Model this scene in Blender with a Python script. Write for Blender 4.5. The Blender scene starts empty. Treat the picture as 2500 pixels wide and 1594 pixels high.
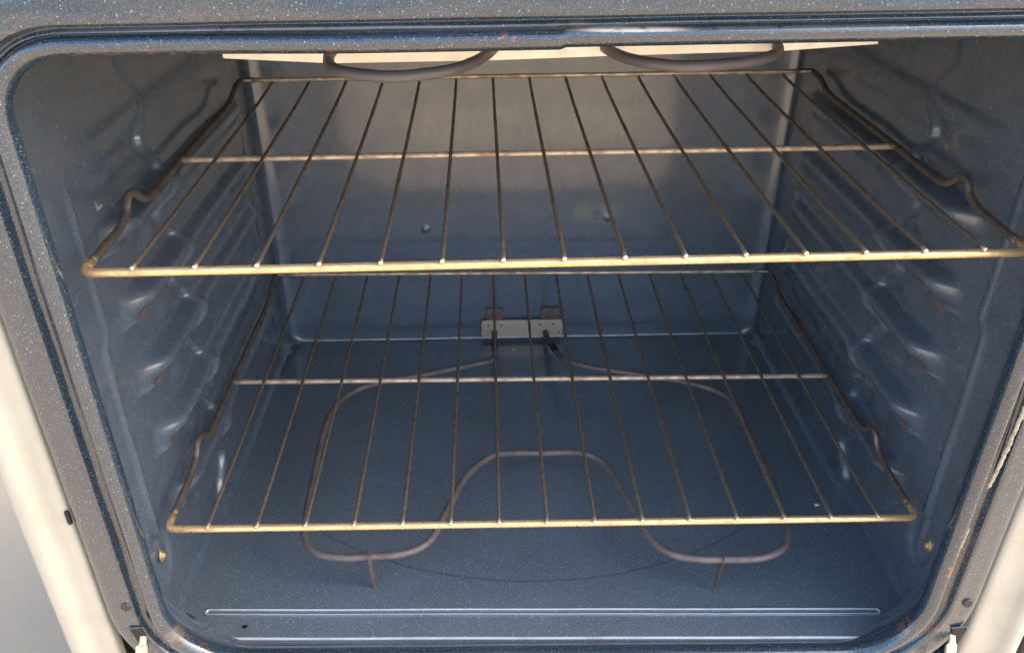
import bpy, math, random
from mathutils import Vector, Matrix, noise as mnoise
random.seed(7)
S = bpy.context.scene
COL = S.collection

# ------------------------------------------------------------------ camera
cam = bpy.data.cameras.new('camera')
camo = bpy.data.objects.new('camera', cam); COL.objects.link(camo)
rt = Vector((0.99947577, -0.03235505, -0.00115449))
up = Vector((0.01741472, 0.50721074, 0.8616461))
fw = Vector((0.02729304, 0.8612145, -0.5075083))
M = Matrix((rt, up, -fw)).transposed().to_4x4()
M.translation = Vector((-0.04396, -0.46783, 0.22581))
camo.matrix_world = M
cam.sensor_width = 36; cam.lens = 29.175
cam.clip_start = 0.01; cam.clip_end = 2000
S.camera = camo

# ------------------------------------------------------------------ sky and sun
SUN_EL, SUN_AZ = math.radians(42), math.radians(88.5)     # azimuth from +Y towards +X
w = bpy.data.worlds.new('World'); S.world = w; w.use_nodes = True
nt = w.node_tree
bg = nt.nodes['Background']
sky = nt.nodes.new('ShaderNodeTexSky'); sky.sky_type = 'NISHITA'; sky.sun_disc = False
sky.sun_elevation = SUN_EL; sky.sun_rotation = SUN_AZ
sky.air_density = 1.0; sky.dust_density = 3.5; sky.ozone_density = 0.6
nt.links.new(sky.outputs[0], bg.inputs[0]); bg.inputs[1].default_value = 0.15
sun = bpy.data.lights.new('sun', 'SUN'); sun.energy = 2.0; sun.angle = math.radians(0.5)
sun.color = (1.0, 0.965, 0.91)
so = bpy.data.objects.new('sun', sun); COL.objects.link(so)
sd = Vector((math.sin(SUN_AZ)*math.cos(SUN_EL), math.cos(SUN_AZ)*math.cos(SUN_EL), math.sin(SUN_EL)))
so.rotation_euler = sd.to_track_quat('Z', 'Y').to_euler()
so.location = sd*5
S.view_settings.view_transform = 'Standard'
S.view_settings.look = 'None'
S.view_settings.exposure = 2.36
S.cycles.diffuse_bounces = 8; S.cycles.max_bounces = 12; S.cycles.glossy_bounces = 6
S.view_settings.gamma = 1.0

# ------------------------------------------------------------------ helpers
def empty(name, loc, label=None, cat=None, group=None):
    o = bpy.data.objects.new(name, None); COL.objects.link(o); o.location = loc
    o.empty_display_size = 0.05
    if label: o['label'] = label
    if cat: o['category'] = cat
    if group: o['group'] = group
    return o

def mesh(name, vs, fs, mats, parent=None, smooth=True, midx=None, label=None):
    me = bpy.data.meshes.new(name)
    me.from_pydata([tuple(v) for v in vs], [], fs)
    for m in (mats if isinstance(mats, (list, tuple)) else [mats]): me.materials.append(m)
    if midx: me.polygons.foreach_set('material_index', midx)
    me.polygons.foreach_set('use_smooth', [smooth]*len(me.polygons))
    me.update()
    o = bpy.data.objects.new(name, me); COL.objects.link(o)
    if parent is not None: o.parent = parent
    if label: o['label'] = label
    return o

def spline(pts, n=6, closed=False):
    P = [Vector(p) for p in pts]; out = []
    m = len(P)
    for i in range(m if closed else m-1):
        p0 = P[(i-1) % m] if (closed or i > 0) else P[0]*2-P[1]
        p1, p2 = P[i], P[(i+1) % m]
        p3 = P[(i+2) % m] if (closed or i+2 < m) else P[-1]*2-P[-2]
        # centripetal-ish catmull rom
        for k in range(n):
            t = k/n
            out.append(0.5*((2*p1)+(p2-p0)*t+(2*p0-5*p1+4*p2-p3)*t*t+(3*p1-p0-3*p2+p3)*t**3))
    if not closed: out.append(P[-1])
    return out

def round_path(pts, r, n=6):
    """polyline with its corners rounded to radius r"""
    P = [Vector(p) for p in pts]; out = [P[0]]
    for i in range(1, len(P)-1):
        a = (P[i-1]-P[i]); b = (P[i+1]-P[i]); la, lb = a.length, b.length
        a.normalize(); b.normalize(); rr = min(r, la*.48, lb*.48)
        s, e = P[i]+a*rr, P[i]+b*rr
        for k in range(n+1):
            t = k/n
            out.append(s*(1-t)**2+P[i]*2*t*(1-t)+e*t*t)
    out.append(P[-1]); return out

def tube_data(path, r, seg=12, wob=0.0, seed=0, caps=True):
    vs, fs = [], []
    P = [Vector(p) for p in path]; n = len(P)
    T = [(P[min(i+1, n-1)]-P[max(i-1, 0)]).normalized() for i in range(n)]
    ref = Vector((0, 0, 1)) if abs(T[0].z) < .9 else Vector((1, 0, 0))
    nrm = (ref-T[0]*ref.dot(T[0])).normalized()
    for i in range(n):
        nrm = (nrm-T[i]*nrm.dot(T[i])).normalized(); bi = T[i].cross(nrm)
        for k in range(seg):
            a = 2*math.pi*k/seg
            rr = r
            if wob: rr += wob*mnoise.noise(Vector((P[i].x*220+seed, P[i].y*220+k*.7, P[i].z*220)))
            vs.append(P[i]+nrm*math.cos(a)*rr+bi*math.sin(a)*rr)
    for i in range(n-1):
        for k in range(seg):
            a, b = i*seg+k, i*seg+(k+1) % seg
            fs.append((a, b, b+seg, a+seg))
    mi = [0]*len(fs)
    if caps:
        fs.append(tuple(reversed(range(seg)))); fs.append(tuple((n-1)*seg+k for k in range(seg))); mi += [1, 1]
    return vs, fs, mi

def tube(name, path, r, mats, parent, seg=12, wob=0.0, seed=0, label=None):
    vs, fs, mi = tube_data(path, r, seg, wob, seed)
    mats = mats if isinstance(mats, (list, tuple)) else [mats, mats]
    return mesh(name, vs, fs, mats, parent, True, mi, label)

def resample(path, step):
    out = [path[0]]
    for a, b in zip(path[:-1], path[1:]):
        n = max(1, int((b-a).length/step))
        for k in range(1, n+1): out.append(a.lerp(b, k/n))
    return out

def grid(name, F, us, vs_, mat, parent, flip=False, label=None):
    V = [F(u, v) for u in us for v in vs_]; nu, nv = len(us), len(vs_); fs = []
    for i in range(nu-1):
        for j in range(nv-1):
            a = i*nv+j
            q = (a, a+nv, a+nv+1, a+1)
            fs.append(tuple(reversed(q)) if flip else q)
    return mesh(name, V, fs, mat, parent, True, None, label)

def lin(a, b, n): return [a+(b-a)*i/(n-1) for i in range(n)]
def sst(a, b, x):
    t = max(0, min(1, (x-a)/(b-a))); return t*t*(3-2*t)

def rounded_box(name, lo, hi, bev, mat, parent, label=None, seg=3):
    import bmesh
    bm = bmesh.new(); bmesh.ops.create_cube(bm, size=1)
    lo, hi = Vector(lo), Vector(hi)
    for v in bm.verts:
        v.co = Vector([(lo[i]+hi[i])/2+v.co[i]*(hi[i]-lo[i]) for i in range(3)])
    if bev: bmesh.ops.bevel(bm, geom=bm.edges[:], offset=bev, segments=seg, affect='EDGES', profile=.5)
    me = bpy.data.meshes.new(name); bm.to_mesh(me); bm.free(); me.materials.append(mat)
    me.polygons.foreach_set('use_smooth', [True]*len(me.polygons))
    o = bpy.data.objects.new(name, me); COL.objects.link(o)
    if parent is not None: o.parent = parent
    if label: o['label'] = label
    return o

# ------------------------------------------------------------------ materials
class NT:
    def __init__(s, name):
        s.m = bpy.data.materials.new(name); s.m.use_nodes = True
        s.t = s.m.node_tree; s.b = s.t.nodes['Principled BSDF']
        s.pos = s.t.nodes.new('ShaderNodeNewGeometry').outputs['Position']
        s.obj = s.t.nodes.new('ShaderNodeTexCoord').outputs['Object']
    def n(s, k): return s.t.nodes.new(k)
    def l(s, a, b): s.t.links.new(a, b)
    def sock(s, v, inp):
        if isinstance(v, (int, float)): inp.default_value = v
        elif isinstance(v, tuple): inp.default_value = v if len(v) == len(inp.default_value) else (*v, 1)
        else: s.l(v, inp)
    def math(s, op, a, b=0.0, c=0.0, clamp=False):
        m = s.n('ShaderNodeMath'); m.operation = op; m.use_clamp = clamp
        s.sock(a, m.inputs[0]); s.sock(b, m.inputs[1]); s.sock(c, m.inputs[2]); return m.outputs[0]
    def mix(s, f, a, b):
        m = s.n('ShaderNodeMix'); m.data_type = 'RGBA'
        s.sock(f, m.inputs[0]); s.sock(a, m.inputs[6]); s.sock(b, m.inputs[7]); return m.outputs[2]
    def rng(s, v, a, b, c=0., d=1.):
        m = s.n('ShaderNodeMapRange'); m.interpolation_type = 'SMOOTHSTEP'
        s.sock(v, m.inputs[0]); m.inputs[1].default_value = a; m.inputs[2].default_value = b
        m.inputs[3].default_value = c; m.inputs[4].default_value = d; return m.outputs[0]
    def mapv(s, loc, sc, vec=None):
        m = s.n('ShaderNodeVectorMath'); m.operation = 'SUBTRACT'; s.l(vec or s.pos, m.inputs[0]); m.inputs[1].default_value = loc
        k = s.n('ShaderNodeVectorMath'); k.operation = 'MULTIPLY'; s.l(m.outputs[0], k.inputs[0]); k.inputs[1].default_value = sc
        return k.outputs[0]
    def noise(s, sc, det=3, rough=.55, vec=None, dist=0):
        m = s.n('ShaderNodeTexNoise'); s.l(vec or s.pos, m.inputs['Vector'])
        m.inputs['Scale'].default_value = sc; m.inputs['Detail'].default_value = det
        m.inputs['Roughness'].default_value = rough; m.inputs['Distortion'].default_value = dist
        return m.outputs['Fac']
    def vor(s, sc, vec=None):
        m = s.n('ShaderNodeTexVoronoi'); s.l(vec or s.pos, m.inputs['Vector']); m.inputs['Scale'].default_value = sc
        sp = s.n('ShaderNodeSeparateColor'); s.l(m.outputs['Color'], sp.inputs[0])
        return m.outputs['Distance'], sp.outputs[0], sp.outputs[1]
    def blob(s, loc, rad, soft=.5):
        """1 inside an ellipsoid of radii rad, fading out"""
        v = s.mapv(loc, tuple(1/r for r in rad))
        m = s.n('ShaderNodeVectorMath'); m.operation = 'LENGTH'; s.l(v, m.inputs[0])
        return s.rng(m.outputs['Value'], 1-soft, 1+soft*.3, 1, 0)
    def bump(s, h, st, dist, nrm=None):
        b = s.n('ShaderNodeBump'); s.sock(h, b.inputs['Height']); b.inputs['Strength'].default_value = st
        b.inputs['Distance'].default_value = dist
        if nrm: s.l(nrm, b.inputs['Normal'])
        return b.outputs[0]
    def out(s, base=None, rough=None, metal=None, nrm=None, **kw):
        if base is not None: s.sock(base, s.b.inputs['Base Color'])
        if rough is not None: s.sock(rough, s.b.inputs['Roughness'])
        if metal is not None: s.sock(metal, s.b.inputs['Metallic'])
        if nrm is not None: s.l(nrm, s.b.inputs['Normal'])
        for k, v in kw.items(): s.sock(v, s.b.inputs[k.replace('_', ' ')])
        return s.m

NAVY = (0.083, 0.108, 0.140)
RUST = (0.30, 0.105, 0.045)

def enamel(name, rust=(), worn=(), fleck=1.0, base=NAVY, rough=.24, extra=None):
    t = NT(name)
    c = t.mix(t.noise(9, 3), tuple(x*.78 for x in base), tuple(x*1.28 for x in base))
    gn = t.noise(1500, 2, .6)
    c = t.mix(t.rng(gn, .35, .65, .0, .55), c, tuple(x*.45 for x in base))
    # a faint grease film
    film = t.rng(t.noise(22, 5, .6), .45, .75)
    c = t.mix(t.math('MULTIPLY', film, .18), c, tuple(min(1, x*1.18+.008) for x in base))
    if extra: c = extra(t, c)
    # flecks in three sizes
    d1, r1, q1 = t.vor(420); big = t.math('MULTIPLY', t.rng(d1, .11, .20, 1, 0), t.math('GREATER_THAN', r1, .60))
    d2, r2, q2 = t.vor(900); mid = t.math('MULTIPLY', t.rng(d2, .14, .27, 1, 0), t.math('GREATER_THAN', r2, .52))
    d3, r3, q3 = t.vor(2200); sml = t.math('MULTIPLY', t.rng(d3, .22, .45, 1, 0), t.math('GREATER_THAN', r3, .45))
    f = t.math('MAXIMUM', t.math('MULTIPLY', big, .80*fleck), t.math('MULTIPLY', mid, .50*fleck))
    f = t.math('MAXIMUM', f, t.math('MULTIPLY', sml, .16+.08*fleck))
    c = t.mix(f, c, (.56, .62, .66))
    rg = t.rng(t.noise(35, 4), .3, .75, rough*.8, rough*1.35)
    for loc, rad, amt in rust:
        m = t.math('MULTIPLY', t.blob(loc, rad), t.rng(t.noise(210, 5, .65), .44, .58))
        m = t.math('MULTIPLY', m, amt)
        c = t.mix(m, c, RUST)
    for loc, rad, amt, col in worn:
        m = t.math('MULTIPLY', t.blob(loc, rad), t.rng(t.noise(90, 5, .7), .30, .52))
        m = t.math('MULTIPLY', m, amt)
        c = t.mix(m, c, col)
    n1 = t.bump(t.noise(700, 2), .22, .0006)
    n2 = t.bump(t.noise(60, 3), .25, .002, n1)
    n3 = t.bump(f, .25, .0003, n2)
    return t.out(c, rg, 0.0, n3, Coat_Weight=.65, Coat_Roughness=.11, Coat_IOR=1.58, Specular_IOR_Level=.7)

bl = -.0875; P_ = .0595
rust_side = []
for sx in (-1, 1):
    for k, a in ((0, 1.0), (1, 1.3), (2, 1.5)):
        rust_side.append(((sx*.306, .128, bl-.006-P_*k), (.028, .013, .0050), a*1.2))
        rust_side.append(((sx*.306, .108, bl-.010-P_*k), (.028, .018, .004), a*.7))
    rust_side.append(((sx*.306, .255, bl+.002), (.03, .010, .005), 1.2))
M_side = enamel('enamel_side', rust=rust_side,
    worn=[((-.31, .088, .002), (.02, .007, .0016), 1, (.55, .45, .38)), ((-.31, .083, .005), (.02, .0016, .004), 1, (.55, .45, .38))], fleck=.55, rough=.23)

def back_extra(t, c):
    # reflected sunlit ground, painted as a paler rectangle high on the back panel
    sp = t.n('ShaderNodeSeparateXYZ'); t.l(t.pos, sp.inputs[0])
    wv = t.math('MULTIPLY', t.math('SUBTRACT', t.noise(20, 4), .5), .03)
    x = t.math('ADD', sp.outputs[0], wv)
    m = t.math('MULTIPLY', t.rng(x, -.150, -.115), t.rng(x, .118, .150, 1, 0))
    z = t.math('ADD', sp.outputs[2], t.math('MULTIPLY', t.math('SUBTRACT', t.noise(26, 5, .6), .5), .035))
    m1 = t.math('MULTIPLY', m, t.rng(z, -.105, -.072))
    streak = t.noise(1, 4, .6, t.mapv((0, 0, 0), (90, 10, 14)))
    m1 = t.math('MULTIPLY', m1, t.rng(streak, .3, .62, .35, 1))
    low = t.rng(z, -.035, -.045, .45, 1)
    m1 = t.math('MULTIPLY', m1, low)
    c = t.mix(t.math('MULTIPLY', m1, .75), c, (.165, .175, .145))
    m2 = t.math('MULTIPLY', t.blob((.088, .478, -.172), (.045, .05, .016), .8), t.rng(t.noise(70, 4), .35, .6))
    ln = t.math('MULTIPLY', t.rng(t.math('ABSOLUTE', t.math('ADD', sp.outputs[2], .3487)), .0003, .0013, 1, 0), t.rng(t.math('ABSOLUTE', sp.outputs[0]), .235, .29, .8, .25))  # highlight on the bottom fold, painted as a pale line
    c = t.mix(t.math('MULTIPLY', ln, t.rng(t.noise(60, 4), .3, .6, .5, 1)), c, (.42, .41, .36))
    c = t.mix(t.math('MULTIPLY', m2, .8), c, (.20, .19, .14))
    return c
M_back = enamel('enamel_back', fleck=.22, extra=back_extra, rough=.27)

def floor_extra(t, c):
    # the arc pressed in the floor pan, worn darker
    v = t.mapv((0, .408, 0), (1, 1, 0))
    m = t.n('ShaderNodeVectorMath'); m.operation = 'LENGTH'; t.l(v, m.inputs[0])
    d = t.math('ABSOLUTE', t.math('SUBTRACT', m.outputs['Value'], .352))
    sp = t.n('ShaderNodeSeparateXYZ'); t.l(t.pos, sp.inputs[0])
    a = t.math('MULTIPLY', t.rng(d, .0004, .0022, .35, 0), t.math('LESS_THAN', sp.outputs[1], .125))
    c = t.mix(a, c, (.006, .009, .014))
    # highlights painted pale along the bead outline and the front edge
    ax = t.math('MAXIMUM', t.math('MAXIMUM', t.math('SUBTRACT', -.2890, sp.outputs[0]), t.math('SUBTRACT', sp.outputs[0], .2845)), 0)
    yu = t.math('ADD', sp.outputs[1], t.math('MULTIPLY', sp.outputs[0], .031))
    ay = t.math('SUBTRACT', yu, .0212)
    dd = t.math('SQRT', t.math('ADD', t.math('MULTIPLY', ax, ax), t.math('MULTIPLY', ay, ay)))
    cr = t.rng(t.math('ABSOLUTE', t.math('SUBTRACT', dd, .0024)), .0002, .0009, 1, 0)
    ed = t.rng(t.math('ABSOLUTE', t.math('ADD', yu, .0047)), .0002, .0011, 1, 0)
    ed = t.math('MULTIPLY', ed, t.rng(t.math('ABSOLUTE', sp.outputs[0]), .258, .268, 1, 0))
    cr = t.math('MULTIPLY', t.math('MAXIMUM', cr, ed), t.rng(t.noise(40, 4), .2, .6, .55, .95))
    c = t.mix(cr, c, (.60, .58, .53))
    return c
M_floor = enamel('enamel_floor', base=(.112, .142, .168), fleck=.85, extra=floor_extra,
    rust=[((.033, .447, -.348), (.03, .006, .01), .35)],
    worn=[((.035, .448, -.349), (.030, .0022, .004), .9, (.55, .48, .40)),
          ((.115, .447, -.349), (.055, .0018, .004), .6, (.30, .30, .20)),
          ((-.255, .015, -.348), (.003, .0025, .004), 1, (.004, .005, .007))], rough=.20)
M_frame = enamel('enamel_frame', fleck=.55, base=(.012, .030, .050),
    rust=[((-.20, -.03, .150), (.12, .03, .0030), .12), ((-.10, -.03, .133), (.07, .03, .0016), .25),
          ((-.21, -.03, .1315), (.09, .02, .0016), .4), ((-.032, -.03, .1395), (.006, .02, .002), .7),
          ((-.285, -.03, -.303), (.022, .03, .010), .25), ((-.25, -.03, -.318), (.03, .03, .004), .5),
          ((.285, -.03, -.318), (.03, .03, .007), .5), ((.300, -.03, -.245), (.004, .02, .02), .8)],
    worn=[((.030, -.028, .1420), (.033, .02, .0011), 1, (.62, .52, .44)),
          ((.000, -.028, .1435), (.012, .02, .003), .6, (.14, .125, .10)),
          ((.12, -.028, .1425), (.11, .02, .0016), .35, (.16, .14, .13)),
          ((-.285, -.03, -.300), (.015, .03, .006), .2, (.30, .26, .20)),
          ((-.12, -.035, .143), (.20, .02, .0014), .5, (.17, .16, .16)),
          ((.302, -.03, -.225), (.0030, .02, .012), .9, (.35, .27, .18))], rough=.19)

def metal(name, col, dark, rough=.32, amt=.5, sc=120, vec='obj', st=.4, metallic=.92):
    t = NT(name); v = t.obj
    n = t.rng(t.noise(sc, 5, .65, v), .5-.12*amt*2, .72)
    n2 = t.rng(t.noise(sc*4, 3, .6, v), .45, .7)
    m = t.math('MULTIPLY', t.math('MAXIMUM', n, t.math('MULTIPLY', n2, .6)), amt, clamp=True)
    c = t.mix(m, col, dark)
    r = t.rng(m, 0, 1, rough, min(.75, rough+.35))
    met = t.rng(m, 0, 1, metallic, metallic*.45)
    return t.out(c, r, met, t.bump(t.noise(sc*5, 4, .6, v), st, .0006))
M_bar = metal('steel_bar', (.92, .63, .31), (.34, .20, .10), .27, .55, 110, st=.3, metallic=.7)
M_cross = metal('steel_cross_bar', (.70, .55, .40), (.22, .11, .07), .30, .75, 90, st=.3, metallic=.55)
M_rail = metal('steel_rail', (.30, .24, .19), (.055, .04, .035), .38, .85, 60, st=.6, metallic=.85)
M_wire = metal('steel_wire', (.34, .26, .185), (.085, .06, .045), .40, .75, 110, st=.5, metallic=.8)
M_tip = metal('cut_steel', (.92, .82, .62), (.6, .45, .3), .38, .35, 600, st=.2, metallic=.55)
M_bake = metal('element_sheath', (.185, .150, .135), (.085, .062, .055), .45, .75, 80, st=.3, metallic=.25)
M_broil = metal('broil_sheath', (.13, .122, .125), (.085, .075, .08), .50, .5, 45, st=.25, metallic=.2)
M_term = metal('terminal_sheath', (.012, .013, .018), (.02, .018, .018), .45, .5, 80, st=.2, metallic=.2)
M_plate = metal('terminal_plate', (.62, .49, .38), (.38, .22, .12), .45, .35, 110, st=.3, metallic=.3)
M_tab = metal('rusty_tab', (.17, .115, .095), (.10, .06, .045), .6, .6, 110, st=.3, metallic=.1)
M_refl = metal('reflector_steel', (.82, .76, .65), (.55, .46, .37), .42, .35, 70, st=.15, metallic=.45)
M_brass = metal('brass_rivet', (.52, .38, .20), (.10, .06, .035), .35, .55, 400, st=.4, metallic=.8)
M_screw = metal('painted_screw', (.045, .045, .045), (.10, .085, .06), .45, .6, 300, st=.4, metallic=.3)
M_hinge = metal('zinc_hinge', (.62, .60, .46), (.30, .25, .15), .40, .6, 220, st=.5, metallic=.5)
M_gasket = metal('gasket_fibre', (.50, .45, .33), (.16, .12, .07), .9, .8, 350, st=1.0, metallic=0)
M_crumb = metal('crumb', (.75, .68, .58), (.5, .4, .3), .7, .4, 900, metallic=0)
t = NT('dark_hole'); M_hole = t.out((.004, .005, .007), .6)

t = NT('cream_paint')
c = t.mix(t.rng(t.noise(30, 4), .35, .7), (.42, .395, .325), (.375, .355, .285))
sp_ = t.math('MULTIPLY', t.rng(t.vor(90)[0], .03, .09, 1, 0), t.math('GREATER_THAN', t.vor(90)[1], .86))
c = t.mix(t.math('MULTIPLY', sp_, .7), c, (.22, .16, .07))
gr = t.math('MULTIPLY', t.rng(t.noise(160, 5, .7), .60, .72), .25)
c = t.mix(gr, c, (.36, .31, .18))
M_cream = t.out(c, .34, 0, t.bump(t.noise(1, 3, .5, t.mapv((0, 0, 0), (380, 380, 140))), .18, .0012), Coat_Weight=.3, Coat_Roughness=.2)

t = NT('concrete')
c = t.mix(t.rng(t.noise(2.2, 6), .3, .7), (.37, .275, .180), (.39, .292, .192))
c = t.mix(t.math('MULTIPLY', t.rng(t.noise(90, 4), .45, .7), .08), c, (.22, .175, .13))
M_ground = t.out(c, .85, 0, t.bump(t.noise(70, 5), .02, .004))

# ------------------------------------------------------------------ ground
GZ = -.66
g = mesh('ground', [(-60, -60, GZ), (60, -60, GZ), (60, 60, GZ), (-60, 60, GZ)], [(0, 1, 2, 3)], M_ground, None, False)
g['kind'] = 'structure'

# ------------------------------------------------------------------ the oven
oven = empty('oven', (0, 0, 0), 'old electric oven with dark blue speckled enamel cavity and cream side edges, door removed', 'oven')

# --- front surround: one pressed profile swept round the opening
def ztop(x): return .1380+.010*x
ZBL, ZBR = -.3355, -.3480; XL, XR = -.2985, .2980
def ring_path():
    """crest line as (point, outward normal, kind)"""
    out = []
    rT, rB = .040, .060
    def add(x, z, nx, nz): out.append((Vector((x, 0, z)), Vector((nx, 0, nz))))
    N = 150
    # top, left to right
    for x in lin(XL+rT, XR-rT, N):
        add(x, ztop(x), 0, 1)
    zr, zl = ztop(XR), ztop(XL)
    for k in range(1, 14):
        a = math.pi/2*(1-k/14); add(XR-rT+rT*math.cos(a), zr-rT+rT*math.sin(a), math.cos(a), math.sin(a))
    for z in lin(zr-rT, ZBR+rB, 90): add(XR, z, 1, 0)
    for k in range(1, 14):
        a = -math.pi/2*k/14; add(XR-rB+rB*math.cos(a), ZBR+rB+rB*math.sin(a), math.cos(a), math.sin(a))
    for x in lin(XR-rB, XL+rB, N): add(x, ZBL+(ZBR-ZBL)*(x-XL-rB)/(XR-XL-2*rB), 0, -1)
    for k in range(1, 14):
        a = -math.pi/2-math.pi/2*k/14; add(XL+rB+rB*math.cos(a), ZBL+rB+rB*math.sin(a), math.cos(a), math.sin(a))
    for z in lin(ZBL+rB, zl-rT, 90): add(XL, z, -1, 0)
    for k in range(1, 14):
        a = math.pi-math.pi/2*k/14; add(XL+rT+rT*math.cos(a), zl-rT+rT*math.sin(a), math.cos(a), math.sin(a))
    return out
RP = ring_path()
prof = [(.0130, -.004), (.0040, -.0125), (-.0030, -.0200), (-.0055, -.0260), (-.0048, -.0305), (-.0025, -.0335), (.0000, -.0348), (.0020, -.0350), (.0032, -.0340),
        (.0038, -.0322), (.0043, -.0290), (.0048, -.0268), (.0055, -.0262), (.0063, -.0270), (.0072, -.0272), (.0084, -.0268), (.0096, -.0265), (.0108, -.0268),
        (.0120, -.0276), (.0130, -.0290), (.0137, -.0306), (.0143, -.0320), (.0150, -.0330), (.0170, -.0330), (.022, -.0326), (.028, -.0323), (.0315, -.0321), (.0340, -.0312), (.0362, -.0290), (.0376, -.0255), (.0383, -.020), (.0386, -.008), (.0386, .02)]
def surround():
    V, F = [], []
    n, m = len(RP), len(prof)
    for (p, nn) in RP:
        top = nn.z > .7
        bot = nn.z < -.7
        rag = 0
        for j, (d, y) in enumerate(prof):
            dd, yy = d, y
            if top:
                # lapped joint: the left piece sits a little lower and prouder up to the joint
                if p.x < -.003 and j <= 13:
                    k = sst(-.20, -.10, p.x); dd -= .0010*k; yy -= .0007*k
            kt = sst(.2, .95, nn.z)
            if kt > 0 and j > 10:
                # the groove is narrower along the top and has a rib in it
                comp = .0043+(min(d, .0150)-.0043)*.62+max(0, d-.0150)
                dd += (comp-d)*kt
                if 13 <= j <= 17: yy -= (.0014, .0034, .0038, .0026, .0006)[j-13]*kt
            # a slight hand-formed waviness
            wv = mnoise.noise(Vector((p.x*14, j*.23, p.z*14)))*.0005
            if 12 <= j <= 18: wv *= 2.2
            V.append(Vector((p.x, yy, p.z))+nn*dd+Vector((0, wv, 0)))
    for i in range(n):
        i2 = (i+1) % n
        for j in range(m-1):
            F.append((i*m+j, i*m+j+1, i2*m+j+1, i2*m+j))
    return V, F
V, F = surround()
mesh('front_frame', V, F, M_frame, oven)
rounded_box('header_panel', (-.3368, -.0314, .150), (.3368, -.0120, .2440), .002, M_frame, oven)

# --- liner throat: from the lip back to the cavity
def throat():
    V, F = [], []
    rows = 10
    for (p, nn) in RP:
        side = abs(nn.x)
        a0 = p+nn*.0130; ya, yb = -.004, .010
        b = Vector((p.x+nn.x*.0180, 0, p.z+nn.z*(.024 if nn.z > 0 else .0190)))
        for r_ in range(rows+1):
            t_ = r_/rows
            e = sst(0, 1, t_)
            q = a0.lerp(b, e)
            V.append(Vector((q.x, ya+(yb-ya)*t_, q.z)))
    n = len(RP); m = rows+1
    for i in range(n):
        i2 = (i+1) % n
        for j in range(rows): F.append((i*m+j, i2*m+j, i2*m+j+1, i*m+j+1))
    return V, F
V, F = throat()
mesh('liner_throat', V, F, M_side, oven)

# --- side walls with pressed rack guides
TOPS = [.0535, -.0065, -.0655, -.1250, -.1845, -.2475]
def wall_h(y, z):
    h = 0
    for i, T in enumerate(TOPS):
        dz = T-z
        prof_ = sst(-.002, .0075, dz)*(1-sst(.010, .031, dz))
        lon = sst(.070, .104, y)*(1-sst(.395, .425, y))*(1-.42*sst(.165, .215, y))
        amp = (.003 if i == 0 else .0185)
        h = max(h, amp*prof_*lon)
        # stubby dimple in front of each guide
        if i:
            e = ((y-.083)/.012)**2+((z-(T-.022))/.0042)**2
            h = max(h, .0085*math.exp(-e*1.25))
            h += .0035*math.exp(-((y-.148)/.015)**2-((z-(T-.047))/.012)**2)*(1 if i < 5 else 0)
            h -= .0020*math.exp(-((y-.118)/.012)**2-((z-(T-.040))/.010)**2)
    # scalloped step half-way in
    ph = (z-TOPS[1])/P_*2*math.pi
    edge = .178+.012*math.cos(ph)
    h += .0068*sst(edge-.004, edge+.004, y)*(1-.8*sst(.02, .06, z))
    # vertical bead near the mouth, broken at one level
    if z < .045:
        yb = .047 - .009*sst(-.085, -.07, z)*0 + (-.010 if z < -.075 else 0)*sst(0, 1, min(1, (-.075-z)/.012+.001))
        h += .0028*math.exp(-((y-yb)/.0032)**2)*sst(-.315, -.28, z)*sst(.045, .02, z) if False else .0028*math.exp(-((y-yb)/.0032)**2)*sst(-.315, -.28, z)*(1-sst(.02, .045, z))
    # dish pressed round the rivet
    e = math.hypot((y-.034)/.020, (z+.2850)/.028)
    h += -.003*(1-sst(.7, 1.0, e))
    h += .0009*mnoise.noise(Vector((y*17, z*17, 3)))
    return h
YS = lin(.004, .484, 250); ZS = lin(-.352, .158, 262)
def wall(sx):
    def f(y, z):
        x = .3165-wall_h(y, z)
        # roll in to meet floor
        fl = max(0, (-.340-z)/.012); x -= .010*fl*fl
        return Vector((sx*x, y, z))
    return f
for sx in (-1, 1):
    wl = grid('side_wall', wall(sx), YS, ZS, M_side, oven, flip=(sx > 0))
    rx = .3165-wall_h(.034, -.285)
    # rivet: domed head in a rusty washer ring
    yy = .036 if sx < 0 else .026
    rx = .3165-wall_h(yy, -.2845)
    V, F = [], []; R_ = [(0.0, .0034), (.0016, .0032), (.0028, .0024), (.0036, .0012), (.0040, .0008), (.0046, .0014), (.0054, .0013), (.0060, .0004), (.0062, -.0006)]
    for i, (r_, h_) in enumerate(R_):
        for k in range(24):
            a = 2*math.pi*k/24
            V.append((sx*(rx-h_), yy+r_*.86*math.cos(a), -.2845+r_*1.1*math.sin(a)))
    for i in range(len(R_)-1):
        for k in range(24): F.append((i*24+k, i*24+(k+1) % 24, (i+1)*24+(k+1) % 24, (i+1)*24+k))
    mesh('rivet', V, F, M_brass, wl)

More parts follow.
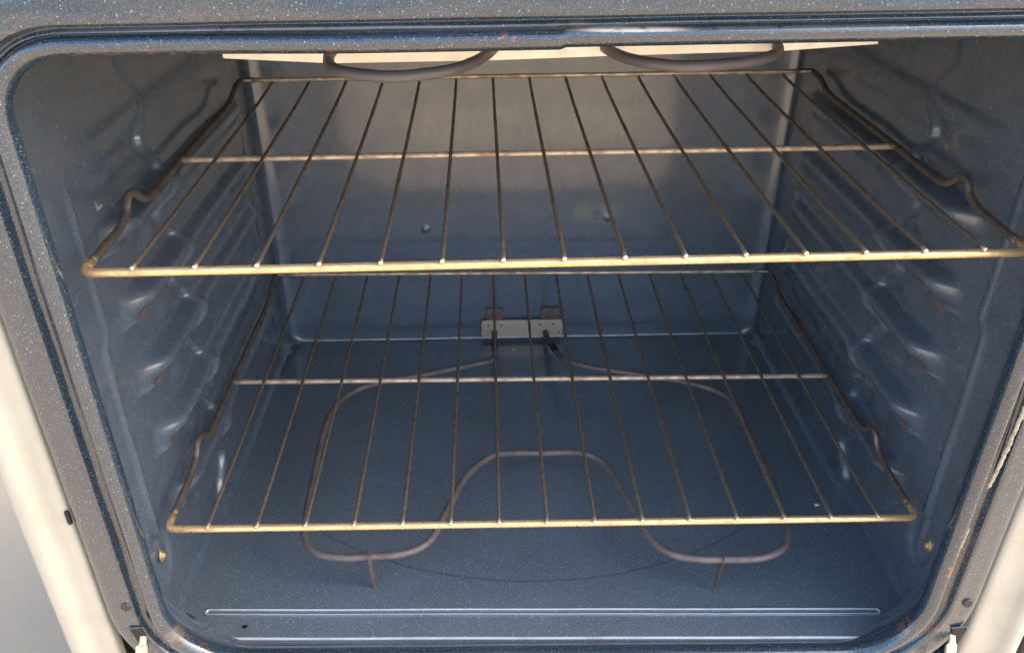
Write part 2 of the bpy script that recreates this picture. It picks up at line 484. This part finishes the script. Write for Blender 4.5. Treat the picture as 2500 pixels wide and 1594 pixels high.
# --- back wall: drawn panel whose rim rolls forward
BX0, BX1, BZ0, BZ1, BY = -.3095, .3125, -.3515, .158, .480
def backf(u, v):
    # u in 0..1 across, v in 0..1 up; rim parameterised by arc
    R = .013
    def edge(t_, a, b):
        # map t to (coord, y drop): flat inside, quarter round at both ends, short return
        L = b-a; arc = R*math.pi/2; ret = .042
        tot = L-2*R+2*arc+2*ret; s = t_*tot
        if s < ret: return a, R+(ret-s)
        s -= ret
        if s < arc: th = s/R; return a+R-R*math.cos(th), R-R*math.sin(th)
        s -= arc
        if s < L-2*R: return a+R+s, 0
        s -= L-2*R
        if s < arc: th = s/R; return b-R+R*math.sin(th), R-R*math.cos(th)
        s -= arc; return b, R+s
    x, d1 = edge(u, BX0, BX1)
    R2 = .0042
    z = BZ0+(BZ1-BZ0)*v; d2 = 0
    zz = z-BZ0
    if zz < R2: d2 = R2-math.sqrt(max(0, R2*R2-(R2-zz)**2))
    y = BY-max(d1, d2)
    rc = .024
    cxm, cz = (BX0+BX1)/2, BZ0+rc
    hx = (BX1-BX0)/2-rc
    dx = abs(x-cxm)-hx; dz = cz-z
    if dx > 0 and dz > 0:
        dd = math.hypot(dx, dz); ov = dd-rc+.006
        if ov > 0:
            y -= ov*ov/.012 if ov < .006 else ov-.003
            if dd > rc:
                x = cxm+math.copysign(hx+dx*rc/dd, x-cxm); z = cz-dz*rc/dd
    wob = .0010*mnoise.noise(Vector((x*9, z*9, 1)))
    return Vector((x, y+wob, z))
us = sorted(set(lin(0, .075, 40)+lin(.075, .925, 90)+lin(.925, 1, 40)))
vs2 = sorted(set(lin(0, .02, 14)+lin(.02, 1, 90)))
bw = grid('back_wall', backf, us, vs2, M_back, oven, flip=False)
# small formed studs on the back wall
for (sx_, sz_) in ((.105, -.1785), (-.1207, -.191)):  # faint raised studs
    V, F = [], []
    R_ = [(0, .0022), (.0020, .0020), (.0036, .0013), (.0050, .0005), (.007, -.0003)]
    for (r_, h_) in R_:
        for k in range(16):
            a = 2*math.pi*k/16; V.append((sx_+r_*math.cos(a), BY-h_, sz_+r_*math.sin(a)))
    for i in range(len(R_)-1):
        for k in range(16): F.append((i*16+k, i*16+(k+1) % 16, (i+1)*16+(k+1) % 16, (i+1)*16+k))
    mesh('stud', V, F, M_back, bw)

# --- ceiling
grid('ceiling_panel', lambda x, y: Vector((x, y, .1575+.0008*mnoise.noise(Vector((x*10, y*10, 0))))), lin(-.318, .318, 30), lin(.02, .48, 30), M_back, oven, flip=True)

# --- ledge behind the floor pan, then the floor pan with its pressed bead
grid('rear_ledge', lambda x, y: Vector((x, y, -.3512)), lin(-.312, .316, 8), lin(.436, .480, 6), M_floor, oven)
BEAD_Y, BEAD_A, BEAD_B = .0212, -.2890, .2845
def floorf(x, y):
    z = -.3480
    dx = max(0, BEAD_A-x, x-BEAD_B)
    d = math.hypot(dx, y-BEAD_Y)
    z += .0018*max(0, 1-((d-.0026)/.0013)**2) if abs(d-.0026) < .0013 else 0
    # pan edge all round
    yf = -.0060
    cx = max(0, abs(x+.001)-.262); cy = max(0, (yf+.045)-y)
    if cx > 0 and y < yf+.045:
        e = .045-math.hypot(cx, cy)+.03*sst(.018, .036, y)
    else:
        e = y-yf
    e = min(e, .4465-y)
    if e < .0035:
        t_ = max(0, e)/.0035; z -= .0030*(1-math.sqrt(max(0, 1-(1-t_)**2)))
        if e < 0: z -= min(.012, -e*2.2)
    return Vector((x, y-.031*x*(1-sst(.06, .30, y)), z+.0007*mnoise.noise(Vector((x*8, y*8, 5)))))
ys = sorted(set([round(v, 6) for v in lin(-.0105, .014, 60)+lin(.014, .029, 80)+lin(.029, .440, 120)+lin(.440, .4492, 24)]))
xs = sorted(set([round(v, 6) for v in lin(-.3125, -.245, 110)+lin(-.245, .245, 60)+lin(.245, .3125, 110)]))
grid('floor_pan', floorf, xs, ys, M_floor, oven)

# --- cream body round the liner
def cream_edge(sx):
    # vertical front edge of the side panel: flat, rolled outer lip
    pr = [(.3372, -.020), (.3376, -.0262), (.3392, -.0282), (.3420, -.0290), (.3480, -.0284), (.3535, -.0286), (.3556, -.0300), (.3574, -.0326), (.3596, -.0345), (.3640, -.0348), (.3685, -.0342), (.3712, -.0322), (.3727, -.0270), (.3732, -.015), (.3732, .10), (.3732, .62)]
    off = 0.0 if sx < 0 else 0.0100
    V, F = [], []
    zs = lin(GZ+.03, .37, 60)
    for z in zs:
        for (x, y) in pr: V.append((sx*(x+(off if x > .35 else 0)), y+.0004*mnoise.noise(Vector((x*60, 0, z*20))), z))
    m = len(pr)
    for i in range(len(zs)-1):
        for j in range(m-1):
            q = (i*m+j, i*m+j+1, (i+1)*m+j+1, (i+1)*m+j); F.append(q if sx > 0 else tuple(reversed(q)))
    return V, F
for sx in (-1, 1):
    V, F = cream_edge(sx)
    mesh('side_panel', V, F, M_cream, oven)
rounded_box('cooktop', (-.378, -.052, .372), (.378, .64, .400), .006, M_cream, oven)
rounded_box('control_panel', (-.3725, -.045, .245), (.3725, .02, .3705), .006, M_cream, oven)
rounded_box('back_panel', (-.372, .60, GZ+.03), (.372, .622, .371), .003, M_cream, oven)
rounded_box('drawer_front', (-.372, -.045, GZ+.06), (.372, -.018, -.420), .006, M_cream, oven)
rounded_box('base_plinth', (-.36, .03, GZ), (.36, .58, GZ+.035), .003, M_hole, oven)
# lower apron below the surround
rounded_box('lower_apron', (-.337, -.0285, -.415), (.337, -.0120, -.3580), .003, M_frame, oven)
rounded_box('dark_gap_strip', (.3850, -.030, GZ+.03), (.400, .62, .37), .003, M_hole, oven, 'black strip added for the dark gap at the right side')  # added strip, black for the shade beyond the panel; hides sunlit ground
# notch between enamel and cream at the left
rounded_box('notch', (-.3402, -.0300, -.1870), (-.3370, -.0270, -.1745), .0014, M_hole, oven, 'small dark notch at the edge of the cream panel')

# --- screws
def dome(name, c, r, h, mat, parent, slot=True):
    V, F = [], []; N = 24; R_ = [(1.0, 0), (.99, .30), (.90, .62), (.70, .86), (.42, .97), (.0, 1.0)]
    for (a_, b_) in R_:
        for k in range(N):
            t_ = 2*math.pi*k/N; x, z = r*a_*math.cos(t_), r*a_*math.sin(t_)
            dy = h*b_
            if slot and a_ < .75 and (abs(x) < r*.14 or abs(z) < r*.14): dy -= h*.35
            V.append((c[0]+x, c[1]-dy, c[2]+z))
    for i in range(len(R_)-1):
        for k in range(N): F.append((i*N+k, (i+1)*N+k, (i+1)*N+(k+1) % N, i*N+(k+1) % N))
    return mesh(name, V, F, mat, parent)
dome('screw', (-.3175, -.0320, -.2665), .0042, .0026, M_screw, oven)
dome('screw', (.3240, -.0320, -.2870), .0042, .0026, M_screw, oven)

# --- hinge slots and hinge arms
def hinge(sx, x, z):
    # triangular slot, pressed out
    slot = mesh('hinge_slot', [(x-.0055, -.0336, z+.0010), (x+.0050, -.0336, z+.0018), (x+.0060, -.0336, z-.0030), (x+.0025, -.0336, z-.0260), (x-.0005, -.0336, z-.0200)],
         [(0, 1, 2, 3, 4)], M_hole, oven, False)
    sl = mesh('slot_lip', [], [], M_frame, slot)
    vs, fs, mi = tube_data(resample([Vector((x-.0062, -.0335, z+.0006)), Vector((x+.0056, -.0338, z+.0026)), Vector((x+.0068, -.0336, z-.0030))], .003), .0007, 8)
    sl.data.from_pydata([tuple(v) for v in vs], [], fs); sl.data.update()
    xx = x+sx*-.0030
    import bmesh
    bm = bmesh.new()
    secs = [(xx, -.0325, z-.0070, .0019, .0015), (xx, -.0350, z-.0095, .0023, .0018), (xx-.0004, -.0372, z-.0135, .0026, .0022), (xx-.0012, -.0385, z-.0140, .0042, .0024), (xx-.0018, -.0415, z-.0215, .0042, .0024),
            (xx-.0016, -.0418, z-.0222, .0027, .0020), (xx-.0018, -.0435, z-.0290, .0028, .0020), (xx-.0022, -.0460, z-.0310, .0040, .0022), (xx-.0030, -.0500, z-.0420, .0040, .0022), (xx-.0030, -.0520, z-.0560, .0040, .0022)]
    rings = []
    for (a, b, c_, hw, ht) in secs:
        rings.append([bm.verts.new((a-hw, b, c_+.0002)), bm.verts.new((a+hw, b, c_+.0002)), bm.verts.new((a+hw, b+ht, c_-.0016)), bm.verts.new((a-hw, b+ht, c_-.0016))])
    for r0, r1 in zip(rings[:-1], rings[1:]):
        for k in range(4): bm.faces.new((r0[k], r0[(k+1) % 4], r1[(k+1) % 4], r1[k]))
    bm.faces.new(rings[0]); bm.faces.new(list(reversed(rings[-1])))
    bmesh.ops.bevel(bm, geom=[e for e in bm.edges], offset=.0004, segments=2, affect='EDGES')
    bmesh.ops.recalc_face_normals(bm, faces=bm.faces)
    me = bpy.data.meshes.new('hinge_arm'); bm.to_mesh(me); bm.free(); me.materials.append(M_hinge)
    o = bpy.data.objects.new('hinge_arm', me); COL.objects.link(o); o.parent = oven
hinge(-1, -.3150, -.2900)
hinge(1, .3245, -.3150)

# --- torn strip of gasket left in the groove on the right, and loose flakes lower down
def ragged(name, pts, r, seed):
    path = resample([Vector(p) for p in pts], .0012)
    vs, fs = [], []
    seg = 8
    for i, p in enumerate(path):
        e = min(1, min(i, len(path)-1-i)/3+.25)
        for k in range(seg):
            a = 2*math.pi*k/seg
            rr = r*e*(1+.75*mnoise.noise(Vector((i*.55, k*1.3, seed))))
            vs.append(p+Vector((rr*math.cos(a), rr*.6*math.sin(a), 0))+Vector((.0006*mnoise.noise(Vector((i*.3, 0, seed))), 0, 0)))
    for i in range(len(path)-1):
        for k in range(seg): fs.append((i*seg+k, i*seg+(k+1) % seg, (i+1)*seg+(k+1) % seg, (i+1)*seg+k))
    return mesh(name, vs, fs, M_gasket, oven)
ragged('gasket_strip', [(.3105, -.0325, -.085), (.3095, -.0325, -.105), (.3085, -.0325, -.135), (.3068, -.0325, -.158), (.3052, -.0325, -.170)], .0016, 1)
ragged('gasket_flake', [(.3030, -.0318, -.208), (.3022, -.0318, -.222), (.3015, -.0318, -.230)], .0013, 5)
ragged('gasket_flake', [(.3005, -.0318, -.240), (.2995, -.0318, -.250), (.2990, -.0318, -.256)], .0016, 9)

# ------------------------------------------------------------------ heating elements
be = empty('bake_element', (0, .478, -.33)); be.parent = oven
def kid(o):
    o.parent = be; o.location = (0, -.478, .33); return o
Lp = [(-.0377, .4400, -.3300), (-.0380, .4000, -.3190), (-.0381, .3720, -.3110), (-.0430, .3630, -.3100), (-.0560, .3570, -.3100), (-.1190, .3355), (-.1805, .3159), (-.2060, .2930), (-.2165, .2606), (-.2195, .2273), (-.2175, .173),
      (-.2145, .1016), (-.2100, .0748), (-.1972, .0592), (-.1762, .0535), (-.1524, .0537), (-.1214, .0566), (-.1000, .0711), (-.0863, .1084), (-.0694, .1553), (-.0463, .1835), (-.0310, .1895),
      (.0053, .1890), (.0460, .1875), (.0676, .1698), (.0813, .1200), (.0956, .0680), (.1109, .0484), (.1319, .0418), (.1557, .0405), (.1872, .0412), (.2090, .0516), (.2193, .0709), (.2236, .0980),
      (.2250, .1710), (.2229, .2573), (.2124, .2880), (.1742, .3120), (.1273, .3271), (.0797, .3421), (.0520, .3560), (.0422, .3680, -.3105), (.0385, .3850, -.3150), (.0340, .4150, -.3230), (.0307, .4420, -.3310)]
pts = [Vector(p) if len(p) == 3 else Vector((p[0], p[1], -.3100)) for p in Lp]
pp = spline(pts, 7)
kid(tube('sheath', pp[7:-7], .0034, M_bake, None, 14, .00012))
kid(tube('terminal', [Vector((-.0374, .478, -.3385)), Vector((-.0376, .455, -.3340)), Vector((-.0377, .4400, -.3300)), Vector((-.0380, .400, -.3190))], .0038, M_term, None, 14))
kid(tube('terminal', [Vector((.0300, .478, -.3395)), Vector((.0303, .455, -.3345)), Vector((.0307, .4420, -.3310)), Vector((.0340, .4150, -.3230)), Vector((.0380, .388, -.3155))], .0038, M_term, None, 14))
kid(rounded_box('mounting_plate', (-.0543, .4735, -.3440), (.0525, .4752, -.3195), .0008, M_plate, None))
# rounded outline for the plate's left end comes from a proper disc-cornered outline
o = [x for x in be.children if x.name.startswith('mounting_plate')][0]
def plate_mesh():
    V, F = [], []; out = []
    x0, x1, z0, z1, r = -.0543, .0525, -.3440, -.3195, .0042
    for cx, cz, a0 in ((x1-r, z1-r, 0), (x0+r, z1-r, 90), (x0+r, z0+r, 180), (x1-r, z0+r, 270)):
        for k in range(7):
            a = math.radians(a0+k*15); out.append((cx+r*math.cos(a), cz+r*math.sin(a)))
    n = len(out)
    V = [(x, .4735, z) for x, z in out]+[(x, .4752, z) for x, z in out]
    F = [tuple(range(n))]+[(i, i+n, (i+1) % n+n, (i+1) % n) for i in range(n)]
    return V, F
V, F = plate_mesh(); me = bpy.data.meshes.new('mounting_plate'); me.from_pydata(V, [], F); me.materials.append(M_plate); me.update(); o.data = me
for (a, b) in ((-.0475, -.0255), (.0245, .0475)):
    kid(rounded_box('bracket_tab', (a, .4762, -.3240), (b, .4776, -.3035), .0006, M_tab, None))
    d = dome('tab_screw', ((a+b)/2, .4762, -.3125), .0045, .0016, M_tab, be); kid(d)
for (x, z) in ((-.0452, -.3268), (-.0285, -.3268), (.0225, -.3262), (.0400, -.3262), (.0480, -.3390)):
    d = dome('plate_hole', (x, .4736, z), .0016, .0003, M_tab, be, False); kid(d)
# feet
for (x, y, tilt) in ((-.1510, .0537, .5), (.1545, .0405, -1)):
    V = []
    hw, tt = .0042, .0007
    prof_f = [(-.3055, .004), (-.3070, .0046), (-.3140, .0046), (-.3300, .0036), (-.3400, .0020), (-.3474, .0010)]
    sk = .006*tilt
    for z, hw in prof_f:
        dd = (-.3055-z)
        cx = x-(-.0006 if tilt > 0 else .0040)*dd/.042*(1 if tilt > 0 else 1)
        for (dx, dy) in ((-tt, -hw), (tt*1.0+sk*.3, -hw), (tt*1.0+sk*.3, hw), (-tt, hw)):
            V.append((cx+dx, y+dy, z))
    F = []
    for i in range(len(prof_f)-1):
        for k in range(4): F.append((i*4+k, i*4+(k+1) % 4, (i+1)*4+(k+1) % 4, (i+1)*4+k))
    F.append((3, 2, 1, 0)); L_ = (len(prof_f)-1)*4; F.append((L_, L_+1, L_+2, L_+3))
    kid(mesh('support_foot', V, F, M_tab, None, False))

bo = empty('broil_element', (0, .2, .105)); bo.parent = oven
zb = .105
br = [(-.118, .46), (-.128, .30), (-.1415, .16), (-.1440, .105), (-.1425, .072), (-.1345, .0470), (-.1166, .0330), (-.0937, .0280), (-.0669, .0405), (-.0520, .0600), (-.0440, .0790), (-.0330, .115), (-.0150, .140), (.0, .145),
      (.0150, .140), (.0320, .115), (.0400, .0850), (.0475, .0680), (.0611, .0540), (.0807, .0465), (.1089, .0528), (.1350, .0680), (.1490, .0880), (.1530, .115), (.150, .16), (.135, .30), (.124, .46)]
o = tube('sheath', spline([(x, y, zb) for x, y in br], 8), .0036, M_broil, None, 16, .0001)
o.parent = bo; o.location = (0, -.2, -.105)
# broil reflector: shallow tray, its front flange hanging down with cut-off ends
fl = [(-.2165, .1003), (-.1456, .0965), (-.040, .0975), (.0416, .0998), (.1562, .1021), (.2199, .1060)]
V = []; F = []
for y in (.1000, .1012):
    for (x, z) in fl: V.append((x, y, z))
    for (x, z) in fl: V.append((x, y, .128 if abs(x) < .20 else .1035 if x < 0 else .1080))
n = len(fl)
for s_ in (0, 1):
    o_ = s_*2*n
    for i in range(n-1):
        q = (o_+i, o_+i+1, o_+n+i+1, o_+n+i); F.append(q if s_ == 0 else tuple(reversed(q)))
for i in range(n-1): F.append((i, 2*n+i, 2*n+i+1, i+1))
F.append((0, n, 3*n, 2*n)); F.append((n-1, 2*n+n-1, 3*n+n-1, 2*n-1))
rf = mesh('broil_reflector', V, F, M_refl, oven, False)
o = mesh('tray', [(-.205, .1014, .127), (.205, .1014, .127), (.205, .42, .127), (-.205, .42, .127), (-.205, .1014, .1282), (.205, .1014, .1282), (.205, .42, .1282), (-.205, .42, .1282)],
         [(3, 2, 1, 0), (4, 5, 6, 7), (0, 1, 5, 4), (1, 2, 6, 5), (2, 3, 7, 6), (3, 0, 4, 7)], M_refl, rf, False)

# ------------------------------------------------------------------ racks
SP = .038; DM, DB = .1996, .4105; HX = .299
def make_rack(loc, yaw, tilt, label):
    r = empty('oven_rack', loc, label, 'oven rack', 'wire racks in the oven')
    r.rotation_euler = (0, -tilt, yaw)
    zb_ = -.0040
    # front bar, both ends turning back
    R = .011
    fb = round_path([(-HX, .016, zb_), (-HX, 0, zb_), (HX, 0, zb_), (HX, .016, zb_)], R, 7)
    tube('front_bar', resample(fb, .008), 0.0029, [M_bar, M_bar], r, 16, .00008, 1)
    for sx in (-1, 1):
        yz = [(.016, -.0040), (.040, -.0036), (.066, -.0020), (.080, .0020), (.087, .0085), (.0925, .0112), (.099, .0100), (.105, .0055), (.113, .0000), (.124, -.0028), (.150, -.0026), (.200, -.0014), (.300, .0000), (.345, .0008), (.366, .0030), (.378, .0070), (.389, .0100), (.398, .0110)]
        xo = [0.0 for _ in yz]
        p = spline([(sx*HX, y, z) for (y, z) in yz], 5)
        p = p+round_path([(sx*HX, .398, .0110), (sx*HX, DB, .0114), (sx*(HX-.014), DB, .0114)], .010, 6)[1:]
        tube('side_rail', p, .0029, M_rail, r, 14, .00028, 3+sx)
    tube('back_bar', resample([Vector((-(HX-.014), DB, .0114)), Vector((HX-.014, DB, .0114))], .01), .0024, M_cross, r, 14, .0001, 8)
    tube('cross_bar', resample([Vector((-HX+.001, DM, -.0006)), Vector((HX-.001, DM, -.0006))], .01), .0026, M_cross, r, 14, .0001, 9)
    for i in range(15):
        x = (i-7)*SP
        bend = [(x, -.0036, 0), (x, .08, .0010), (x, .14, .0024), (x, DM, .0034), (x, .26, .0044), (x, .31, .0054), (x, .36, .0070), (x, DB-.0035, .0092)]
        tube('wire', resample(spline(bend, 4), .006), .00148, [M_wire, M_tip], r, 10, .00013, i)
    return r
upper = make_rack((.0035, 0, 0), .003, .0062, 'upper oven rack, a wire shelf with brassy front bar just below the broil element')
lower = make_rack((-.0011, .0212, -.2407), -.003, -.0080, 'lower oven rack, a wire shelf with brassy front bar above the bottom bake element')

# ------------------------------------------------------------------ crumbs
def crumb(loc, s, seed, label):
    import bmesh
    bm = bmesh.new(); bmesh.ops.create_icosphere(bm, subdivisions=2, radius=1)
    for v in bm.verts:
        k = 1+.45*mnoise.noise(v.co*1.7+Vector((seed, 0, 0)))
        v.co = Vector((v.co.x*s[0], v.co.y*s[1], v.co.z*s[2]))*k
    me = bpy.data.meshes.new('crumb'); bm.to_mesh(me); bm.free(); me.materials.append(M_crumb)
    o = bpy.data.objects.new('crumb', me); COL.objects.link(o); o.location = loc
    o['label'] = label; o['category'] = 'crumb'; o['group'] = 'crumbs on the oven floor'
crumb((.2790, .1442, -.3468), (.0026, .0014, .0010), 1, 'tiny white crumb on the oven floor at right, under the lower rack')
crumb((-.0130, .4440, -.3466), (.0016, .0012, .0010), 2, 'tiny white crumb on the floor between the bake element terminals')
